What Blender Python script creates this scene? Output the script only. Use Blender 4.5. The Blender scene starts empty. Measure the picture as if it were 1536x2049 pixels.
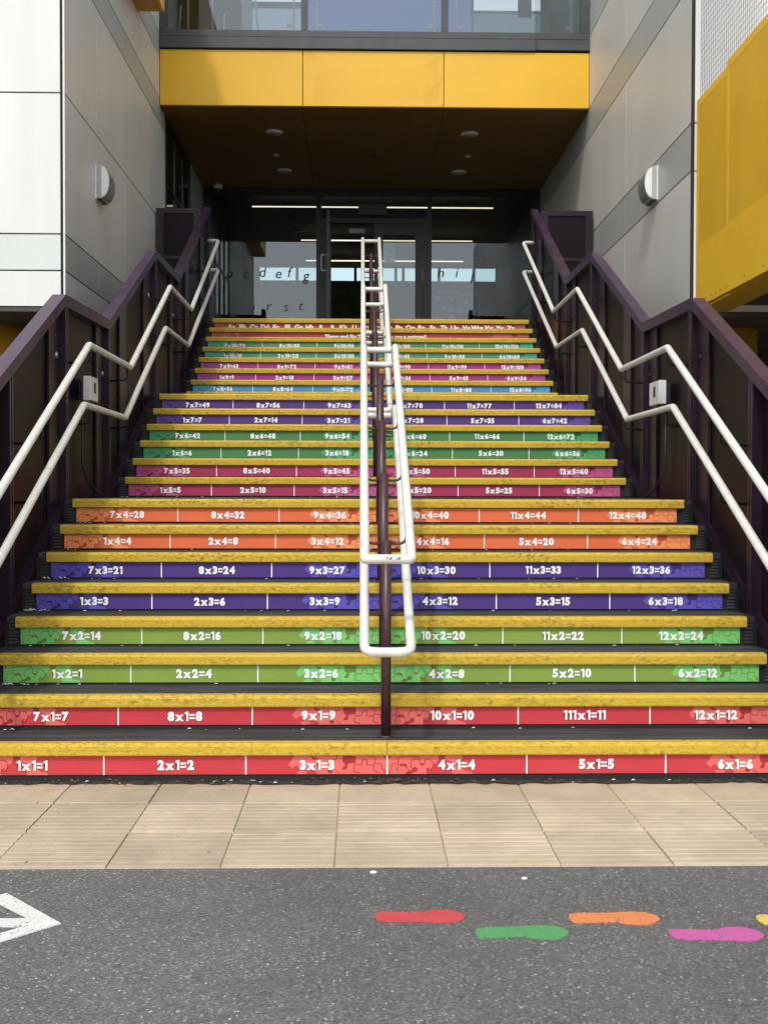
import bpy, bmesh, math, random
from mathutils import Vector, Matrix, Euler
random.seed(7)
R = math.radians
sc = bpy.context.scene
COL = sc.collection

# ------------------------------------------------------------------ camera, sky, sun, exposure
CX, CH = -0.1198, 1.2988
cam = bpy.data.cameras.new('camera'); co = bpy.data.objects.new('camera', cam); COL.objects.link(co)
cam.sensor_fit = 'VERTICAL'; cam.sensor_height = 24.0; cam.sensor_width = 18.0
cam.lens = 24.0 * 2280 / 2049
cam.clip_start = 0.05; cam.clip_end = 2000
co.location = (CX, 0, CH)
YAW, PIT, ROL = 0.0201, 0.0215, -0.002
co.rotation_euler = (Euler((math.pi/2 - PIT, 0, -YAW)).to_matrix() @ Matrix.Rotation(-ROL, 3, 'Z')).to_euler()
sc.camera = co

SUN = Vector((0.29, 1.0, -1.32)).normalized()
w = bpy.data.worlds.new('World'); sc.world = w; w.use_nodes = True
nt = w.node_tree; nt.nodes.clear()
sky = nt.nodes.new('ShaderNodeTexSky'); sky.sky_type = 'NISHITA'; sky.sun_disc = False
sky.sun_elevation = math.asin(-SUN.z); sky.sun_rotation = math.atan2(-SUN.x, -SUN.y)
sky.air_density = 1.0; sky.dust_density = 2.0; sky.ozone_density = 1.0
hs = nt.nodes.new('ShaderNodeHueSaturation'); hs.inputs['Saturation'].default_value = 0.30
bg = nt.nodes.new('ShaderNodeBackground'); bg.inputs['Strength'].default_value = 0.15
wo = nt.nodes.new('ShaderNodeOutputWorld')
nt.links.new(sky.outputs[0], hs.inputs['Color']); nt.links.new(hs.outputs[0], bg.inputs['Color']); nt.links.new(bg.outputs[0], wo.inputs['Surface'])
sl = bpy.data.lights.new('sun', 'SUN'); sl.energy = 1.0; sl.angle = R(3.0); sl.color = (1.0, 0.95, 0.87)
so = bpy.data.objects.new('sun', sl); COL.objects.link(so); so.location = (-6, -8, 14)
so.rotation_euler = SUN.to_track_quat('-Z', 'Y').to_euler()
sc.view_settings.view_transform = 'Standard'; sc.view_settings.look = 'None'
sc.view_settings.exposure = 0.7; sc.view_settings.gamma = 1.0
sc.cycles.max_bounces = 8

# ------------------------------------------------------------------ materials
def lin(c):
    return tuple(((v/255)/12.92 if v/255 <= .04045 else ((v/255+.055)/1.055)**2.4) for v in c)
def nd(t, typ, **kw):
    n = t.nodes.new(typ)
    for k, v in kw.items():
        if k in n.inputs: n.inputs[k].default_value = v
        else: setattr(n, k, v)
    return n
def base_mat(name):
    m = bpy.data.materials.new(name); m.use_nodes = True; t = m.node_tree
    return m, t, t.nodes['Principled BSDF']
def mix(t, fac, a, b, blend='MIX'):
    n = t.nodes.new('ShaderNodeMix'); n.data_type = 'RGBA'; n.blend_type = blend
    for sock, v in ((0, fac), (6, a), (7, b)):
        if hasattr(v, 'links'): t.links.new(v, n.inputs[sock])
        else: n.inputs[sock].default_value = v if sock == 0 else (*v, 1)
    return n.outputs[2]
def ramp(t, src, p0, p1):
    n = nd(t, 'ShaderNodeMapRange'); t.links.new(src, n.inputs[0])
    n.inputs[1].default_value = p0; n.inputs[2].default_value = p1
    return n.outputs[0]
def coord(t, scale=(1,1,1)):
    tc = t.nodes.new('ShaderNodeTexCoord'); mp = t.nodes.new('ShaderNodeMapping'); mp.inputs['Scale'].default_value = scale
    t.links.new(tc.outputs['Object'], mp.inputs[0]); return mp.outputs[0]
def noise(t, vec, scale, detail=4, rough=.55):
    n = nd(t, 'ShaderNodeTexNoise', Scale=scale, Detail=detail, Roughness=rough)
    t.links.new(vec, n.inputs['Vector']); return n.outputs['Fac']
def bump(t, p, h, strength, dist):
    b = nd(t, 'ShaderNodeBump', Strength=strength, Distance=dist); t.links.new(h, b.inputs['Height'])
    t.links.new(b.outputs[0], p.inputs['Normal'])
def plain(name, col, rough=.5, var=.12, scale=4, stretch=(1,1,1), fine=0, metallic=0, spec=.5, bmp=0):
    """paint, plastic, metal: base colour with gentle blotches and specks"""
    m, t, p = base_mat(name)
    v = coord(t, stretch); n = noise(t, v, scale, 6)
    dark = tuple(c*(1-var*1.6) for c in col); lite = tuple(min(1, c*(1+var)) for c in col)
    c = mix(t, ramp(t, n, .3, .7), dark, lite)
    if fine:
        n2 = noise(t, coord(t), scale*40, 3); c = mix(t, ramp(t, n2, .62, .72), c, tuple(x*(1-fine) for x in col))
    t.links.new(c, p.inputs['Base Color'])
    r = nd(t, 'ShaderNodeMapRange'); t.links.new(n, r.inputs[0]); r.inputs[3].default_value = rough*.8; r.inputs[4].default_value = min(1, rough*1.2)
    t.links.new(r.outputs[0], p.inputs['Roughness'])
    p.inputs['Metallic'].default_value = metallic; p.inputs['Specular IOR Level'].default_value = spec
    if bmp: bump(t, p, noise(t, coord(t), 300, 3), bmp, .001)
    return m

M = {}
M['clad_grey'] = plain('grey cladding', (.66,.645,.60), .45, .05, 1.3, (1,1,.25), bmp=.05)
M['clad_band'] = plain('dark grey cladding band', (.46,.47,.44), .42, .05, 1.3, (1,1,.25), bmp=.05)
M['clad_white'] = plain('off white cladding', (.71,.71,.69), .5, .045, 3.0, (1,1,.12), fine=0)
M['clad_pale'] = plain('pale green grey cladding', (.62,.655,.625), .5, .03, 1.3)
M['gap'] = plain('black joint', (.012,.012,.012), .8)
M['yellow_panel'] = plain('yellow panel', (.79,.455,.020), .38, .05, .9, fine=0)
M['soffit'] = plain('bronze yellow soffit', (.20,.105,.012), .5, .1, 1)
M['frame_grey'] = plain('dark grey window frame', (.055,.062,.066), .4, .12, 5)
M['frame_black'] = plain('black door frame', (.012,.013,.014), .4, .15, 5)
M['purple'] = plain('dark purple painted steel', (.020,.008,.019), .36, .25, 3, fine=.3, spec=.35, bmp=.04)
M['purple_cap'] = plain('purple painted cap', (.046,.023,.058), .36, .4, 5, fine=.3, spec=.35, bmp=.08)
M['post'] = plain('maroon painted tube', (.060,.024,.030), .35, .2, 6, fine=.25, bmp=.03)
M['rail'] = plain('cream painted tube', (.69,.68,.625), .36, .07, 14, fine=.25, bmp=.03)
M['chip'] = plain('bare chipped metal', (.06,.06,.055), .7, .3, 40)
M['steel'] = plain('zinc bolt', (.55,.55,.55), .35, .2, 20, metallic=.9)
M['silver'] = plain('brushed silver lamp body', (.62,.62,.60), .36, .06, 10, (1,1,.1), metallic=.75)
M['lamp_white'] = plain('white lamp edge', (.82,.82,.80), .4, .04, 10)
M['lamp_side'] = plain('grey lamp side', (.42,.42,.44), .45, .05, 10)
M['white_plastic'] = plain('white plastic', (.74,.74,.72), .4, .06, 20, fine=.1)
M['lilac_plastic'] = plain('pale lilac label', (.66,.67,.75), .5, .06, 40)
M['dark_plastic'] = plain('dark plastic', (.025,.025,.027), .5, .15, 10)
M['lettering'] = plain('white lettering', (.86,.86,.87), .45, .03, 20)
M['glyph'] = plain('black letter film', (.012,.013,.016), .6, .1, 20)
M['glyph_worn'] = plain('faded letter film', (.09,.10,.12), .6, .2, 20)
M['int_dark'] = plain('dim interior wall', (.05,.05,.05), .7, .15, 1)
M['int_mid'] = plain('grey interior wall', (.34,.35,.34), .7, .1, 1)
M['int_white'] = plain('white interior wall', (.78,.78,.76), .6, .05, 1)
M['wood_dark'] = plain('dark brown timber', (.07,.04,.02), .5, .3, 6, (1,1,.08))
M['blind'] = plain('lilac roller blind', (.60,.63,.72), .7, .04, 1)
M['navy'] = plain('navy board felt', (.03,.05,.13), .9, .15, 8)
M['paper'] = plain('paper', (.7,.72,.72), .7, .08, 12)
M['column'] = plain('orange painted column', (.52,.25,.02), .45, .12, 2, (1,1,.3))
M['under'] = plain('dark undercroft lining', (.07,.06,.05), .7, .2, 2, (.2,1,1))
M['wire'] = plain('netting wire', (.17,.17,.18), .5)
M['sole_dirt'] = plain('dirt', (.035,.03,.024), .95, .5, 30)
M['leaf'] = plain('dry leaf', (.12,.075,.04), .8, .4, 30)
M['white_bit'] = plain('white paper scrap', (.75,.74,.70), .8, .1, 30)
M['green_door'] = plain('green pinboard', (.10,.16,.06), .8, .3, 3)

def glass(name, tint, refl=1.0):
    m = bpy.data.materials.new(name); m.use_nodes = True; t = m.node_tree; t.nodes.clear()
    o = t.nodes.new('ShaderNodeOutputMaterial'); tr = nd(t, 'ShaderNodeBsdfTransparent'); tr.inputs[0].default_value = (*tint, 1)
    g = nd(t, 'ShaderNodeBsdfGlossy'); g.inputs['Roughness'].default_value = 0.0; g.inputs['Color'].default_value = (.92*refl,.95*refl,1.0*refl,1)
    f = nd(t, 'ShaderNodeFresnel', IOR=1.55)
    mul = nd(t, 'ShaderNodeMath', operation='MULTIPLY'); t.links.new(f.outputs[0], mul.inputs[0]); mul.inputs[1].default_value = 1.35
    cl = nd(t, 'ShaderNodeClamp'); t.links.new(mul.outputs[0], cl.inputs[0])
    mx = t.nodes.new('ShaderNodeMixShader'); t.links.new(cl.outputs[0], mx.inputs[0]); t.links.new(tr.outputs[0], mx.inputs[1]); t.links.new(g.outputs[0], mx.inputs[2])
    t.links.new(mx.outputs[0], o.inputs[0]); return m
M['glass'] = glass('clear glass', (.80,.84,.83))
M['glass_dark'] = glass('dark glass', (.45,.48,.48))

def emit(name, col, s):
    m, t, p = base_mat(name); p.inputs['Emission Color'].default_value = (*col, 1); p.inputs['Emission Strength'].default_value = s
    p.inputs['Base Color'].default_value = (*col, 1)
    n = noise(t, coord(t, (.2,1,1)), 3); 
    t.links.new(mix(t, ramp(t, n, .3, .7), tuple(c*.9 for c in col), col), p.inputs['Emission Color']); return m
M['strip_light'] = emit('lit tube', (1.0, .88, .64), 1.1)

def nosing_mat():
    m, t, p = base_mat('yellow gritted nosing')
    v = coord(t); big = noise(t, coord(t, (1.2, 6, 6)), 2.2, 5, .65); fine = noise(t, coord(t, (1, 1, 1.6)), 130, 4, .7); mid = noise(t, coord(t, (1, 1, 2)), 38, 4, .65)
    c = mix(t, ramp(t, big, .25, .75), (.54,.36,.026), (.66,.45,.04))
    mulm = nd(t, 'ShaderNodeMath', operation='MULTIPLY'); t.links.new(ramp(t, mid, .44, .66), mulm.inputs[0]); t.links.new(ramp(t, big, .38, .68), mulm.inputs[1])
    c = mix(t, mulm.outputs[0], c, (.13,.08,.012))
    c = mix(t, ramp(t, fine, .55, .70), c, (.16,.10,.02))
    t.links.new(c, p.inputs['Base Color']); p.inputs['Roughness'].default_value = .75
    bump(t, p, fine, .5, .002); return m
M['nosing'] = nosing_mat()

def tread_mat():
    m, t, p = base_mat('black gritted tread')
    n = noise(t, coord(t, (1,1,1)), 90, 4, .7); b = noise(t, coord(t, (.4,3,3)), 6, 5)
    c = mix(t, ramp(t, b, .35, .7), (.028,.030,.031), (.060,.063,.064)); c = mix(t, ramp(t, n, .66, .8), c, (.16,.16,.15))
    t.links.new(c, p.inputs['Base Color']); p.inputs['Roughness'].default_value = .7; bump(t, p, n, .4, .002); return m
M['tread'] = tread_mat()

def asphalt_mat():
    m, t, p = base_mat('worn asphalt')
    v = coord(t)
    vo = nd(t, 'ShaderNodeTexVoronoi', Scale=165.0); t.links.new(v, vo.inputs['Vector'])
    sep = nd(t, 'ShaderNodeSeparateColor'); t.links.new(vo.outputs['Color'], sep.inputs[0])
    big = noise(t, v, 1.1, 6, .6); mid = noise(t, v, 60, 4, .7)
    c = mix(t, sep.outputs[0], (.082,.081,.079), (.19,.186,.18))
    c = mix(t, ramp(t, sep.outputs[1], .92, .99), c, (.38,.37,.34))
    c = mix(t, ramp(t, mid, .35, .7), tuple([.72]*3), (1.2,1.2,1.2)) if False else c
    c2 = mix(t, 1.0, c, mix(t, ramp(t, big, .3, .7), (.70,.70,.72), (1.06,1.05,1.03)), 'MULTIPLY')
    vo2 = nd(t, 'ShaderNodeTexVoronoi', Scale=58.0); t.links.new(v, vo2.inputs['Vector'])
    sep2 = nd(t, 'ShaderNodeSeparateColor'); t.links.new(vo2.outputs['Color'], sep2.inputs[0])
    near = nd(t, 'ShaderNodeMath', operation='LESS_THAN'); t.links.new(vo2.outputs['Distance'], near.inputs[0]); near.inputs[1].default_value = .20
    rare = nd(t, 'ShaderNodeMath', operation='GREATER_THAN'); t.links.new(sep2.outputs[0], rare.inputs[0]); rare.inputs[1].default_value = .93
    mm = nd(t, 'ShaderNodeMath', operation='MULTIPLY'); t.links.new(near.outputs[0], mm.inputs[0]); t.links.new(rare.outputs[0], mm.inputs[1])
    c3 = mix(t, mm.outputs[0], c2, (.55,.54,.50))
    t.links.new(c3, p.inputs['Base Color']); p.inputs['Roughness'].default_value = .85
    bump(t, p, vo.outputs['Distance'], .8, .004); return m
M['asphalt'] = asphalt_mat()

def slab_mat():
    m, t, p = base_mat('buff concrete paving')
    v = coord(t); big = noise(t, v, 2.6, 6, .65); st = noise(t, coord(t, (3, 7, 4)), 5, 5, .65); f = noise(t, v, 160, 3, .6)
    c = mix(t, ramp(t, big, .3, .72), (.37,.30,.21), (.54,.45,.325))
    c = mix(t, ramp(t, st, .55, .85), c, (.30,.25,.18))
    c = mix(t, ramp(t, f, .66, .75), c, (.15,.12,.085))
    ge = t.nodes.new('ShaderNodeNewGeometry'); vm = nd(t, 'ShaderNodeVectorMath', operation='MULTIPLY_ADD'); t.links.new(ge.outputs['Position'], vm.inputs[0])
    vm.inputs[1].default_value = (1/.401, 1/.4, 0); vm.inputs[2].default_value = (.5287, .02, 0)
    fl = nd(t, 'ShaderNodeVectorMath', operation='FLOOR'); t.links.new(vm.outputs[0], fl.inputs[0])
    wn = nd(t, 'ShaderNodeTexWhiteNoise'); t.links.new(fl.outputs[0], wn.inputs['Vector'])
    c = mix(t, 1.0, c, mix(t, wn.outputs['Value'], (.86,.86,.87), (1.06,1.05,1.03)), 'MULTIPLY')
    sp_ = noise(t, v, 26, 2, .5); c = mix(t, ramp(t, sp_, .74, .77), c, (.09,.075,.06))
    t.links.new(c, p.inputs['Base Color']); p.inputs['Roughness'].default_value = .85; bump(t, p, f, .4, .002); return m
M['slab'] = slab_mat()

def paint_mat(name, col):
    m, t, p = base_mat(name)
    v = coord(t); vo = nd(t, 'ShaderNodeTexVoronoi', Scale=130.0); t.links.new(v, vo.inputs['Vector'])
    n = noise(t, v, 110, 4, .75); n2 = noise(t, v, 9, 5, .65)
    c = mix(t, ramp(t, n2, .3, .7), tuple(x*.80 for x in col), col)
    wear = nd(t, 'ShaderNodeMath', operation='ADD'); t.links.new(n, wear.inputs[0]); w2 = nd(t, 'ShaderNodeMath', operation='MULTIPLY'); t.links.new(n2, w2.inputs[0]); w2.inputs[1].default_value = .35; t.links.new(w2.outputs[0], wear.inputs[1])
    c = mix(t, ramp(t, wear.outputs[0], .74, .84), c, (.11,.108,.105))
    t.links.new(c, p.inputs['Base Color']); p.inputs['Roughness'].default_value = .7; bump(t, p, vo.outputs['Distance'], .7, .004); return m

def perf_mat(name, col, hole, pitch, rough, spec=.5, duty=.33, diag=True):
    """sheet metal with rows of punched holes (in the Y-Z plane of the sheet)"""
    m, t, p = base_mat(name)
    tc = t.nodes.new('ShaderNodeTexCoord'); sp = nd(t, 'ShaderNodeSeparateXYZ'); t.links.new(tc.outputs['Object'], sp.inputs[0])
    def mth(op, a, b=None, c=None):
        n = nd(t, 'ShaderNodeMath', operation=op)
        for i, x in enumerate((a, b, c)):
            if x is None: continue
            if hasattr(x, 'links'): t.links.new(x, n.inputs[i])
            else: n.inputs[i].default_value = x
        return n.outputs[0]
    h = mth('ADD', sp.outputs[0], sp.outputs[1]); zz = sp.outputs[2]
    if diag: a = mth('ADD', h, zz); b = mth('SUBTRACT', h, zz)
    else: a, b = h, zz
    fa = mth('SUBTRACT', mth('FRACT', mth('DIVIDE', a, pitch)), .5); fb = mth('SUBTRACT', mth('FRACT', mth('DIVIDE', b, pitch)), .5)
    d = mth('SQRT', mth('ADD', mth('MULTIPLY', fa, fa), mth('MULTIPLY', fb, fb)))
    holem = mth('LESS_THAN', d, duty)
    n = noise(t, coord(t), 2, 4)
    c = mix(t, ramp(t, n, .3, .7), tuple(x*.9 for x in col), tuple(x*1.06 for x in col))
    c = mix(t, holem, c, hole); t.links.new(c, p.inputs['Base Color']); p.inputs['Roughness'].default_value = rough; p.inputs['Specular IOR Level'].default_value = spec
    return m
M['perf_purple'] = perf_mat('perforated purple sheet', (.016,.008,.012), (.003,.002,.003), .022, .42, .13, .30)
M['perf_yellow'] = perf_mat('perforated yellow sheet', (.96,.56,.035), (.50,.28,.015), .018, .45, .5, .33)
M['yellow_sheet'] = plain('yellow folded sheet', (.96,.56,.035), .42, .06, 1.2)

# ------------------------------------------------------------------ mesh helpers
ORG = {}
class MB:
    def __init__(s): s.bm = bmesh.new(); s.mi = 0
    def _done(s, faces):
        for f in faces: f.material_index = s.mi
    def box(s, x0, x1, y0, y1, z0, z1, bev=0, seg=2):
        vs = [s.bm.verts.new((x, y, z)) for x in (x0, x1) for y in (y0, y1) for z in (z0, z1)]
        q = [(0,1,3,2),(4,6,7,5),(0,4,5,1),(2,3,7,6),(0,2,6,4),(1,5,7,3)]
        fs = [s.bm.faces.new([vs[i] for i in f]) for f in q]
        s._done(fs)
        if bev:
            es = list({e for f in fs for e in f.edges})
            r = bmesh.ops.bevel(s.bm, geom=es, offset=bev, segments=seg, affect='EDGES', profile=.5)
            s._done(r['faces'])
        return s
    def prism(s, poly, axis, a0, a1):
        """poly: list of 2-D points in the two other axes (in xyz order)"""
        def P(p, a):
            c = list(p); c.insert(axis, a); return c
        A = [s.bm.verts.new(P(p, a0)) for p in poly]; B = [s.bm.verts.new(P(p, a1)) for p in poly]
        n = len(poly); fs = [s.bm.faces.new(A), s.bm.faces.new(B)]
        for i in range(n): fs.append(s.bm.faces.new((A[i], A[(i+1) % n], B[(i+1) % n], B[i])))
        s._done(fs); return s
    def poly(s, pts):
        s._done([s.bm.faces.new([s.bm.verts.new(p) for p in pts])]); return s
    def tube(s, pts, r, seg=14, closed=False, caps=True):
        pts = [Vector(p) for p in pts]; n = len(pts); rings = []
        up = None
        for i in range(n):
            if closed: a, b = pts[i-1], pts[(i+1) % n]
            else: a, b = pts[max(i-1, 0)], pts[min(i+1, n-1)]
            d1 = (pts[i]-a).normalized() if (pts[i]-a).length > 1e-9 else (b-pts[i]).normalized()
            d2 = (b-pts[i]).normalized() if (b-pts[i]).length > 1e-9 else d1
            t = (d1+d2).normalized(); cosh = max(.3, t.dot(d1))
            if up is None:
                up = Vector((0,0,1)) if abs(t.z) < .9 else Vector((1,0,0))
            u = (up - t*up.dot(t)).normalized(); v = t.cross(u); up = u
            k = d2 - d1
            kd = k.normalized() if k.length > 1e-6 else None
            ring = []
            for j in range(seg):
                an = 2*math.pi*j/seg; o = (u*math.cos(an)+v*math.sin(an))*r
                if kd is not None:
                    kk = (kd - t*kd.dot(t))
                    if kk.length > 1e-6:
                        kk.normalize(); c = o.dot(kk); o = o + kk*c*(1/cosh-1)
                ring.append(s.bm.verts.new(pts[i]+o))
            rings.append(ring)
        fs = []
        for i in range(n if closed else n-1):
            A, B = rings[i], rings[(i+1) % n]
            off = 0
            if closed and i == n-1:
                off = min(range(seg), key=lambda q: (A[0].co-B[q].co).length)
            for j in range(seg):
                fs.append(s.bm.faces.new((A[j], A[(j+1) % seg], B[(j+1+off) % seg], B[(j+off) % seg])))
        if caps and not closed: fs.append(s.bm.faces.new(rings[0][::-1])); fs.append(s.bm.faces.new(rings[-1]))
        for f in fs: f.smooth = True
        s._done(fs); return s
    def disc(s, c, axis, r, h, seg=20):
        c = Vector(c); d = Vector([0,0,0]); d[axis] = h
        return s.tube([c, c+d], r, seg)
    def sphere(s, c, r, sx=1, sy=1, sz=1, seg=16):
        r_ = bmesh.ops.create_uvsphere(s.bm, u_segments=seg, v_segments=seg//2, radius=r)
        for v in r_['verts']: v.co = Vector((v.co.x*sx, v.co.y*sy, v.co.z*sz)) + Vector(c)
        fs = {f for v in r_['verts'] for f in v.link_faces}
        for f in fs: f.smooth = True
        s._done(fs); return s
    def build(s, name, mats, parent=None, smooth=False):
        if not isinstance(mats, (list, tuple)): mats = [mats]
        bm = s.bm
        bmesh.ops.recalc_face_normals(bm, faces=bm.faces[:])
        if parent is None:
            xs = [v.co for v in bm.verts]
            lo = Vector([min(v[i] for v in xs) for i in range(3)]); hi = Vector([max(v[i] for v in xs) for i in range(3)])
            o = Vector(((lo.x+hi.x)/2, (lo.y+hi.y)/2, lo.z))
        else: o = ORG[parent.name]
        bmesh.ops.translate(bm, verts=bm.verts[:], vec=-o)
        me = bpy.data.meshes.new(name); bm.to_mesh(me); bm.free()
        for m in mats: me.materials.append(m)
        ob = bpy.data.objects.new(name, me); COL.objects.link(ob)
        if parent is None: ob.location = o; ORG[ob.name] = o
        else: ob.parent = parent; ORG[ob.name] = o
        return ob
def tag(o, label, cat, group=None, kind=None):
    if label: o['label'] = label
    if cat: o['category'] = cat
    if group: o['group'] = group
    if kind: o['kind'] = kind
    return o
def empty(name, loc, label, cat, group=None):
    o = bpy.data.objects.new(name, None); COL.objects.link(o); o.location = loc; o.empty_display_size = .1
    ORG[o.name] = Vector(loc); return tag(o, label, cat, group)
def copy_tree(o, delta, parent=None):
    c = o.copy(); COL.objects.link(c)
    if parent is None: c.location = Vector(o.location)+Vector(delta); ORG[c.name] = Vector(c.location)
    else: c.parent = parent; ORG[c.name] = ORG[parent.name]
    for ch in list(o.children): copy_tree(ch, delta, c)
    return c
def fillet(pts, r, n=5):
    pts = [Vector(p) for p in pts]; out = [pts[0]]
    for i in range(1, len(pts)-1):
        a, b, c = pts[i-1], pts[i], pts[i+1]
        d1 = (a-b); d2 = (c-b); rr = min(r, d1.length*.45, d2.length*.45)
        p, q = b+d1.normalized()*rr, b+d2.normalized()*rr
        for k in range(n+1):
            t = k/n; out.append((1-t)**2*p + 2*t*(1-t)*b + t*t*q)
    out.append(pts[-1]); return out
def fillet_closed(pts, r, n=5):
    pts = [Vector(p) for p in pts]; out = []; N = len(pts)
    rs = r if isinstance(r, (list, tuple)) else [r]*N
    for i in range(N):
        a, b, c = pts[i-1], pts[i], pts[(i+1) % N]; d1 = a-b; d2 = c-b
        rr = min(rs[i], d1.length*.45, d2.length*.45); p, q = b+d1.normalized()*rr, b+d2.normalized()*rr
        for k in range(n+1):
            t = k/n; out.append((1-t)**2*p + 2*t*(1-t)*b + t*t*q)
    return out
def text_faces(mb, body, cx, yfront, cz, cap, bold=.03, maxw=None, align='CENTER', shear=0, depth=0.0, rotz=0, sx=1.0):
    """letters as flat shapes standing in the X-Z plane, facing -Y"""
    cu = bpy.data.curves.new('t', 'FONT'); cu.body = body; cu.size = cap/.727; cu.offset = bold*cap; cu.align_x = align; cu.align_y = 'CENTER'
    cu.shear = shear; cu.resolution_u = 3; cu.extrude = depth; cu.fill_mode = 'BOTH' if depth else 'FRONT'
    o = bpy.data.objects.new('t', cu); COL.objects.link(o)
    dg = bpy.context.evaluated_depsgraph_get(); me = bpy.data.meshes.new_from_object(o.evaluated_get(dg))
    xs = [v.co.x for v in me.vertices]; zs = [v.co.y for v in me.vertices]
    mid = (min(xs)+max(xs))/2 if align == 'CENTER' else 0
    ymid = cap/2 if False else 0
    rot = Matrix.Rotation(rotz, 3, 'Z')
    off = Vector((cx, yfront, cz)); n0 = len(mb.bm.verts); f0 = len(mb.bm.faces)
    vs = [mb.bm.verts.new(off + rot @ Vector(((v.co.x-mid)*sx, -v.co.z, v.co.y-ymid))) for v in me.vertices]
    for pg in me.polygons:
        try: f = mb.bm.faces.new([vs[i] for i in pg.vertices]); f.material_index = mb.mi
        except ValueError: pass
    bpy.data.objects.remove(o); bpy.data.curves.remove(cu); bpy.data.meshes.remove(me)

GLY = {}
ONE = [(.27,0),(.49,0),(.49,1),(.34,1),(.10,.90),(.13,.71),(.27,.755)]
def glyph(ch, bold):
    """heavy numerals: the outline of each character as (verts, faces, width), cap height 1"""
    if (ch, bold) in GLY: return GLY[ch, bold]
    if ch == '=':
        V = [(a, b) for z0 in (.22,.56) for a, b in ((0,z0),(.58,z0),(.58,z0+.185),(0,z0+.185))]; GLY[ch, bold] = (V, [(0,1,2,3),(4,5,6,7)], .58); return GLY[ch, bold]
    if ch == '1':
        bm = bmesh.new(); bm.faces.new([bm.verts.new((x-.10, y, 0)) for x, y in ONE]); bmesh.ops.triangulate(bm, faces=bm.faces[:])
        me = bpy.data.meshes.new('g'); bm.to_mesh(me); bm.free()
    else:
        cu = bpy.data.curves.new('t', 'FONT'); cu.body = ch; cu.size = 1/.70; cu.offset = bold; cu.resolution_u = 4; cu.fill_mode = 'FRONT'
        o = bpy.data.objects.new('t', cu); COL.objects.link(o)
        me = bpy.data.meshes.new_from_object(o.evaluated_get(bpy.context.evaluated_depsgraph_get()))
        bpy.data.objects.remove(o); bpy.data.curves.remove(cu)
    V = [(v.co.x, v.co.y) for v in me.vertices]; F = [tuple(p.vertices) for p in me.polygons]; bpy.data.meshes.remove(me)
    x0, x1 = min(v[0] for v in V), max(v[0] for v in V); y0, y1 = min(v[1] for v in V), max(v[1] for v in V)
    if ch.isdigit(): k = 1/(y1-y0); V = [((x-x0)*k, (y-y0)*k) for x, y in V]; x1 = x0+(x1-x0)*k
    elif ch == 'x': k = .68/(y1-y0); V = [((x-x0)*k, (y-y0)*k) for x, y in V]; x1 = x0+(x1-x0)*k
    else: V = [(x-x0, y) for x, y in V]
    GLY[ch, bold] = (V, F, x1-x0); return GLY[ch, bold]
def numerals(mb, body, cx, yf, cz, cap, bold=.085, gap=.085):
    gs = [glyph(c, bold) for c in body]; tot = sum(g[2] for g in gs)+gap*(len(gs)-1); x = -tot/2
    for V, F, w_ in gs:
        vs = [mb.bm.verts.new((cx+(x+a)*cap, yf, cz+(b-.5)*cap)) for a, b in V]
        for f in F:
            try: mb.bm.faces.new([vs[i] for i in f]).material_index = mb.mi
            except ValueError: pass
        x += w_+gap

# ------------------------------------------------------------------ shared dimensions
GZ = -0.04; RISE = .153; GO = .2999
def SY(k): return 5.1217 + GO*(k-1) + (1.302 if k > 8 else 0) + (1.2953 if k > 14 else 0)
def SZ(k): return RISE*k - (.010 if k == 1 else 0)
XL, XR, YC, YF, YB = -2.655, 2.755, 9.85, 14.47, 18.4
ZTOP = SZ(22)

# ------------------------------------------------------------------ ground and paving
g = MB(); g.box(-60, 60, -40, 3.985, GZ-.3, GZ); g.box(-60, 60, 5.35, 90, GZ-.3, GZ-.02); g.box(-60, 60, 3.985, 5.35, GZ-.3, GZ-.03)
tag(g.build('ground', M['asphalt']), 'speckled grey asphalt playground', 'ground', kind='structure')
p = MB()
rows = [(3.99, 4.405, True), (4.409, 4.807, True), (4.811, 5.215, False)]
for (y0, y1, rib) in rows:
    x = -0.212-.401*16
    while x < 6.4:
        j = .0025; dz = random.uniform(-.0025, .0015); a, b = x+j, x+.401-j
        top = GZ+.002+dz
        if rib:
            prof = [(y0+.002, GZ-.02)]; n = 8; pw = (y1-y0-.004)/n
            for k in range(n):
                q = y0+.002+k*pw; rh = random.uniform(.0014,.0032)
                prof += [(q+.008, top), (q+.015, top+rh), (q+pw-.015, top+rh*.9), (q+pw-.008, top)]
            prof += [(y1-.002, GZ-.02)]
            p.prism(prof, 0, a, b)
        else: p.box(a, b, y0+.002, y1-.002, GZ-.02, top+.003, .003, 1)
        x += .401
p.box(-6.6, 6.4, 3.987, 5.22, GZ-.029, GZ-.004)
tag(p.build('paving', M['slab']), 'buff ribbed paving slabs in front of the stairs', 'paving', kind='structure')

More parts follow.
